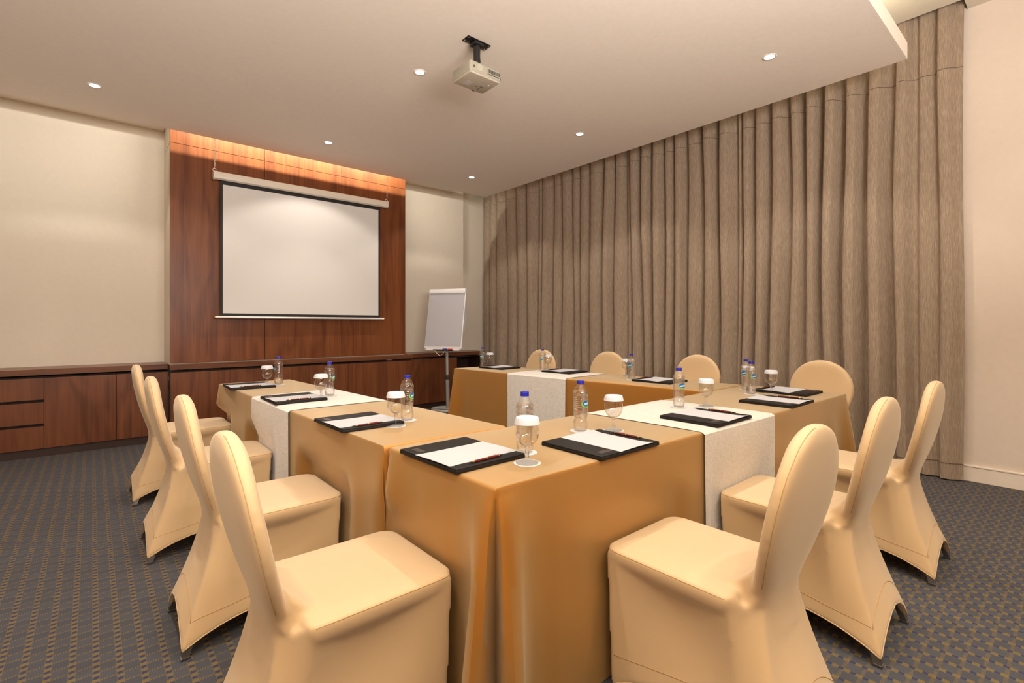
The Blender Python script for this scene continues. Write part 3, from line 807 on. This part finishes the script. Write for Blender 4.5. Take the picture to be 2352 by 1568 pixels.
# ------------------------------------------------------------------ flip chart stand
n_=Vector((-.862,-.499,0)); rt=Vector((.499,-.862,0))*1.0
rt=Vector((-n_.y,n_.x,0)); rt=-rt if rt.dot(Vector((.759,-.651,0)))<0 else rt
FX,FY=3.74,5.74
t=thing('flip_chart','white flip chart on grey wheeled pedestal stand beside the walnut panel','flip chart',(FX,FY,0))
lean=math.radians(11)
up=Vector((0,0,math.cos(lean)))-n_*math.sin(lean); nb=(n_*math.cos(lean)+Vector((0,0,1))*math.sin(lean))
BC=Vector((-.085,-.010,.862))   # bottom centre of the board relative to the base
def bp(u,v,w=0): return BC+rt*u+up*v+nb*w
def slab(name,u0,u1,v0,v1,w0,w1,mat,par=t,bev=0):
    bm=BM(); 
    P=[bp(u,v,w) for w in (w0,w1) for u,v in ((u0,v0),(u1,v0),(u1,v1),(u0,v1))]
    add_loft(bm,[P[:4],P[4:]]); 
    if bev: bmesh.ops.bevel(bm,geom=bm.edges[:],offset=bev,segments=2,affect='EDGES')
    return obj(name,bm,mat,par,40)
BW,BH=.285,.865
bd=slab('board',-BW,BW,0,BH,-.018,0,M_board,t,.004)
for u in (-BW,BW-.03):
    slab('corner_cap',u,u+.03,0,.03,-.020,.002,M_grey,bd,.003)
pad=slab('paper_pad',-BW+.012,BW-.014,.060,BH-.03,.001,.008,M_paper)
bm=BM(); add_loft(bm,[[bp(u,BH-.03+a,w) for a,w in ((-.028,.008),(-.03,.016),(0,.022),(.032,.018),(.04,.0),(.03,-.012),(0,-.012),(-.02,.002))] for u in (-BW+.008,BW-.006)]); obj('clamp_bar',bm,M_board,bd,40)
bm=BM(); rows=[]
for k in range(14):
    s=k/13; v=BH+.012-s*.60; rows.append([bm.verts.new(bp(u,v,-.028-.05*s+.008*math.sin(s*9))) for u in (BW-.10,BW-.05,BW-.004)])
for A,B in zip(rows,rows[1:]):
    for i in range(2): bm.faces.new((A[i],A[i+1],B[i+1],B[i]))
obj('turned_sheet',bm,M_paper,pad,180)
bm=BM(); P=[bp(u,v,w) for v in (-.006,.006) for u,w in ((-.115,-.005),(.165,-.005),(.165,.06),(-.115,.06))]; add_loft(bm,[P[:4],P[4:]]); tray=obj('marker_tray',bm,M_dkgrey,t)
bm=BM(); add_tube(bm,[bp(-.10,-.004,.05),bp(-.05,-.05,.05),bp(.0,-.085,.05),bp(.03,-.06,.05),bp(.08,-.004,.05)],.003,6); obj('hanging_cord',bm,M_bar,tray)
pb=Vector((.015,0,.03)); pt_=Vector(bp(.05,.05,-.03)); pm=pb.lerp(pt_,.52)
bm=BM(); add_tube(bm,[pb,pm],.026,18); add_tube(bm,[pm,pt_],.020,18); obj('pole',bm,M_grey,t,40)
bm=BM(); add_tube(bm,[pb.lerp(pt_,.49),pb.lerp(pt_,.56)],.029,18); obj('collar',bm,M_dkgrey,t,40)
bm=BM(); arcp=[]
for i in range(19):
    a=math.radians(70+ 220*i/18); arcp.append(Vector((0,0,.042))+ (rt*math.cos(a)*.24 - n_*math.sin(a)*.18) + rt*.03)
add_tube(bm,arcp,.021,10); add_tube(bm,[Vector((0,0,.045))+rt*(-.2),Vector((0,0,.045))+rt*.05],.02,10)
base=obj('base',bm,M_grey,t,40)
for p in (arcp[0],arcp[9],arcp[-1]):
    bm=BM(); add_lathe(bm,[(0,0),(.016,0),(.018,.006),(.018,.022),(0,.024)],14,c=(p.x,p.y,0)); obj('foot_pad',bm,M_dkgrey,base)
for (u0,u1,col,lab) in ((.02,.09,M_blue,'blue marker lying on the flip chart tray'),(.10,.165,M_red if False else plain('marker_red',(.65,.03,.02),.4),'red-tipped marker at the right end of the flip chart tray')):
    bm=BM(); q=[Vector((FX,FY,0))+bp(u,.0145,.03) for u in (u0,u0+.045,u0+.046,u1)]; add_tube(bm,q,[.007,.007,.008,.008],12)
    tag(obj('marker',bm,col),lab,'marker','markers on the flip chart tray')

# ------------------------------------------------------------------ projector on its ceiling mount
PX,PY=2.070,2.798
t=thing('projector','beige projector hanging upside down from black ceiling mount','projector',(PX,PY,2.92))
bm=BM(); add_box(bm,(0,0,.0465),(.272,.222,.079),.014,3); body=obj('body',bm,M_projs,t,40)
bm=BM(); add_box(bm,(0,0,.008),(.262,.212,.016),.007,3); bot=obj('bottom_plate',bm,M_proj,t,40)
bm=BM(); 
for i in range(11): add_box(bm,(.018+i*.0098,-.1115,.052),(.0045,.004,.024))
for i in range(9): add_box(bm,(.018+i*.0115,-.1115,.030),(.007,.004,.006))
add_box(bm,(-.103,-.1115,.045),(.008,.003,.016)); obj('vent',bm,M_projd,body)
bm=BM(); add_lathe(bm,[(0,0),(.024,0),(.026,.002),(.026,.004),(0,.004)],32); bmesh.ops.rotate(bm,cent=(0,0,0),matrix=Matrix.Rotation(-PI/2,3,'X'),verts=bm.verts[:]); bmesh.ops.translate(bm,vec=(-.050,-.1135,.050),verts=bm.verts[:]); obj('speaker_grille',bm,plain('grille',(.40,.37,.29),.7),body)
bm=BM(); add_box(bm,(.1335,-.085,.060),(.006,.03,.012)); add_box(bm,(.1335,-.095,.035),(.006,.02,.022)); obj('port',bm,M_projd,body)
bm=BM(); add_lathe(bm,[(0,0),(.03,0),(.034,.006),(.034,.02),(.026,.022),(.02,.016),(0,.016)],32); bmesh.ops.rotate(bm,cent=(0,0,0),matrix=Matrix.Rotation(-PI/2,3,'X'),verts=bm.verts[:]); bmesh.ops.translate(bm,vec=(.06,.108,.045),verts=bm.verts[:]); obj('lens',bm,M_pblack,body)
bm=BM(); add_box(bm,(-.055,.035,-.0002),(.05,.055,.0012)); obj('sticker',bm,M_projl,bot)
bm=BM(); add_box(bm,(.02,.035,-.0002),(.028,.008,.0012)); add_box(bm,(.055,.055,-.0002),(.008,.034,.0012)); add_box(bm,(.06,.02,-.0002),(.03,.012,.0012)); obj('slot',bm,plain('slot_brown',(.16,.12,.09),.7),bot)
bm=BM(); add_lathe(bm,[(0,-.0015),(.003,-.0015),(.003,.001),(0,.001)],12,c=(.085,-.03,0)); obj('status_light',bm,M_led,bot)
t2=thing('projector_mount','black metal ceiling bracket holding the projector','mount',(2.040,2.755,ZS))
bm=BM(); add_box(bm,(0,0,-.0035),(.196,.075,.006),.0025,2); add_box(bm,(0,0,-.018),(.085,.070,.028),.010,2); pl=obj('ceiling_plate',bm,M_pblack,t2,40)
bm=BM()
for x in (-.085,.085):
    for y in (-.024,.024): add_lathe(bm,[(0,-.0095),(.006,-.009),(.007,-.006),(0,-.006)],12,c=(x,y,0))
obj('bolt',bm,M_chrome,pl)
bm=BM(); add_tube(bm,[(0,0,-.03),(.002,.002,-.10),(.012,.012,-.170)],[.026,.024,.028],16); add_box(bm,(.012,.012,-.1695),(.10,.08,.007),.002,1); obj('drop_arm',bm,M_pblack,t2,40)

# ------------------------------------------------------------------ recessed downlights
def dl_parts(root):
    bm=BM(); add_lathe(bm,[(.033,-.001),(.036,-.004),(.047,-.003),(.049,0),(.033,0)],32); obj('rim',bm,M_rim,root,60)
    bm=BM(); add_lathe(bm,[(0,-.0015),(.034,-.0015),(.034,0),(0,0)],32); obj('lens',bm,M_lampe,root,60)
grid=[(.014,5.297,'recessed white downlight near the left wall, leftmost on the ceiling'),(1.935,5.304,'recessed white downlight above the projector screen'),(3.84,5.30,'recessed white downlight farthest away, near the curtain corner'),
      (1.940,3.366,'recessed white downlight beside the projector'),(3.82,3.376,'recessed white downlight in the middle of the curtain-side row'),(3.784,1.497,'recessed white downlight nearest the slab corner, largest by the curtain'),
      (.014,3.37,None),(.014,1.495,None),(1.935,1.495,None)]
def lamp(x,y,z):
    for nm,ang,bl,p in (('beam_lamp',78,.55,W_IN),('flood_lamp',121,.26,W_OUT)):
        l=bpy.data.lights.new(nm,'SPOT'); l.energy=p; l.spot_size=math.radians(ang); l.spot_blend=bl; l.color=(1,.92,.82); l.shadow_soft_size=.022
        o=bpy.data.objects.new(nm,l); C.objects.link(o); o.location=(x,y,z)
W_IN,W_OUT=40,48
d0=None
for x,y,lab in grid:
    if lab:
        if d0 is None: d0=thing('downlight',lab,'downlight',(x,y,ZS),0,'recessed ceiling downlights'); dl_parts(d0)
        else: dup(d0,(x,y,ZS),0,lab)
    lamp(x,y,ZS-.012)
for x in (0,1.9,3.8): lamp(x,-.9,ZU-.012)
# cove light behind the front slab edge and above the near slab lip
def area(nm,loc,rot,sx,sy,p,col=(1,.86,.62)):
    l=bpy.data.lights.new(nm,'AREA'); l.shape='RECTANGLE'; l.size=sx; l.size_y=sy; l.energy=p; l.color=col
    o=bpy.data.objects.new(nm,l); C.objects.link(o); o.location=loc; o.rotation_euler=rot
area('cove_lamp',(1.0,5.80,3.50),(.64,0,0),6.8,.03,14,(1,.97,.85))
area('cove_lamp',(1.95,5.80,3.505),(.64,0,0),2.5,.03,120,(1,1,.92))
area('cove_lamp',(1.0,.95,ZS+.075),(PI*.86,0,0),7.0,.03,40,(1,.9,.68))
area('added_overhead_fill',(1.2,-1.8,ZU-.02),(0,0,0),5.5,1.2,16,(1,.94,.86))  # added fill from above, behind the camera; stands for no known ceiling panel
area('added_bounce_fill',(.2,-1.5,2.0),(PI-.5,0,.05),3.2,1.8,610,(1,.94,.88))  # added unseen fill behind the camera, aimed up to brighten the ceiling

w=bpy.data.worlds.new('ambient'); SC.world=w; w.use_nodes=True
bg=w.node_tree.nodes['Background']; bg.inputs[0].default_value=(1,.93,.86,1); bg.inputs[1].default_value=.12

# ------------------------------------------------------------------ camera
cam=bpy.data.cameras.new('camera'); co=bpy.data.objects.new('camera',cam); C.objects.link(co)
cam.sensor_width=36; cam.lens=1123/2352*36; cam.shift_y=-36/2352; cam.clip_start=.02
co.location=(0,0,1.2); co.rotation_euler=(PI/2,0,-math.atan2(1176-212,1123)); SC.camera=co
SC.view_settings.view_transform='Standard'; SC.view_settings.look='None'; SC.view_settings.exposure=-.2
SC.cycles.transparent_max_bounces=32; SC.cycles.max_bounces=12; SC.cycles.diffuse_bounces=6
SC.cycles.caustics_reflective=False; SC.cycles.sample_clamp_indirect=4
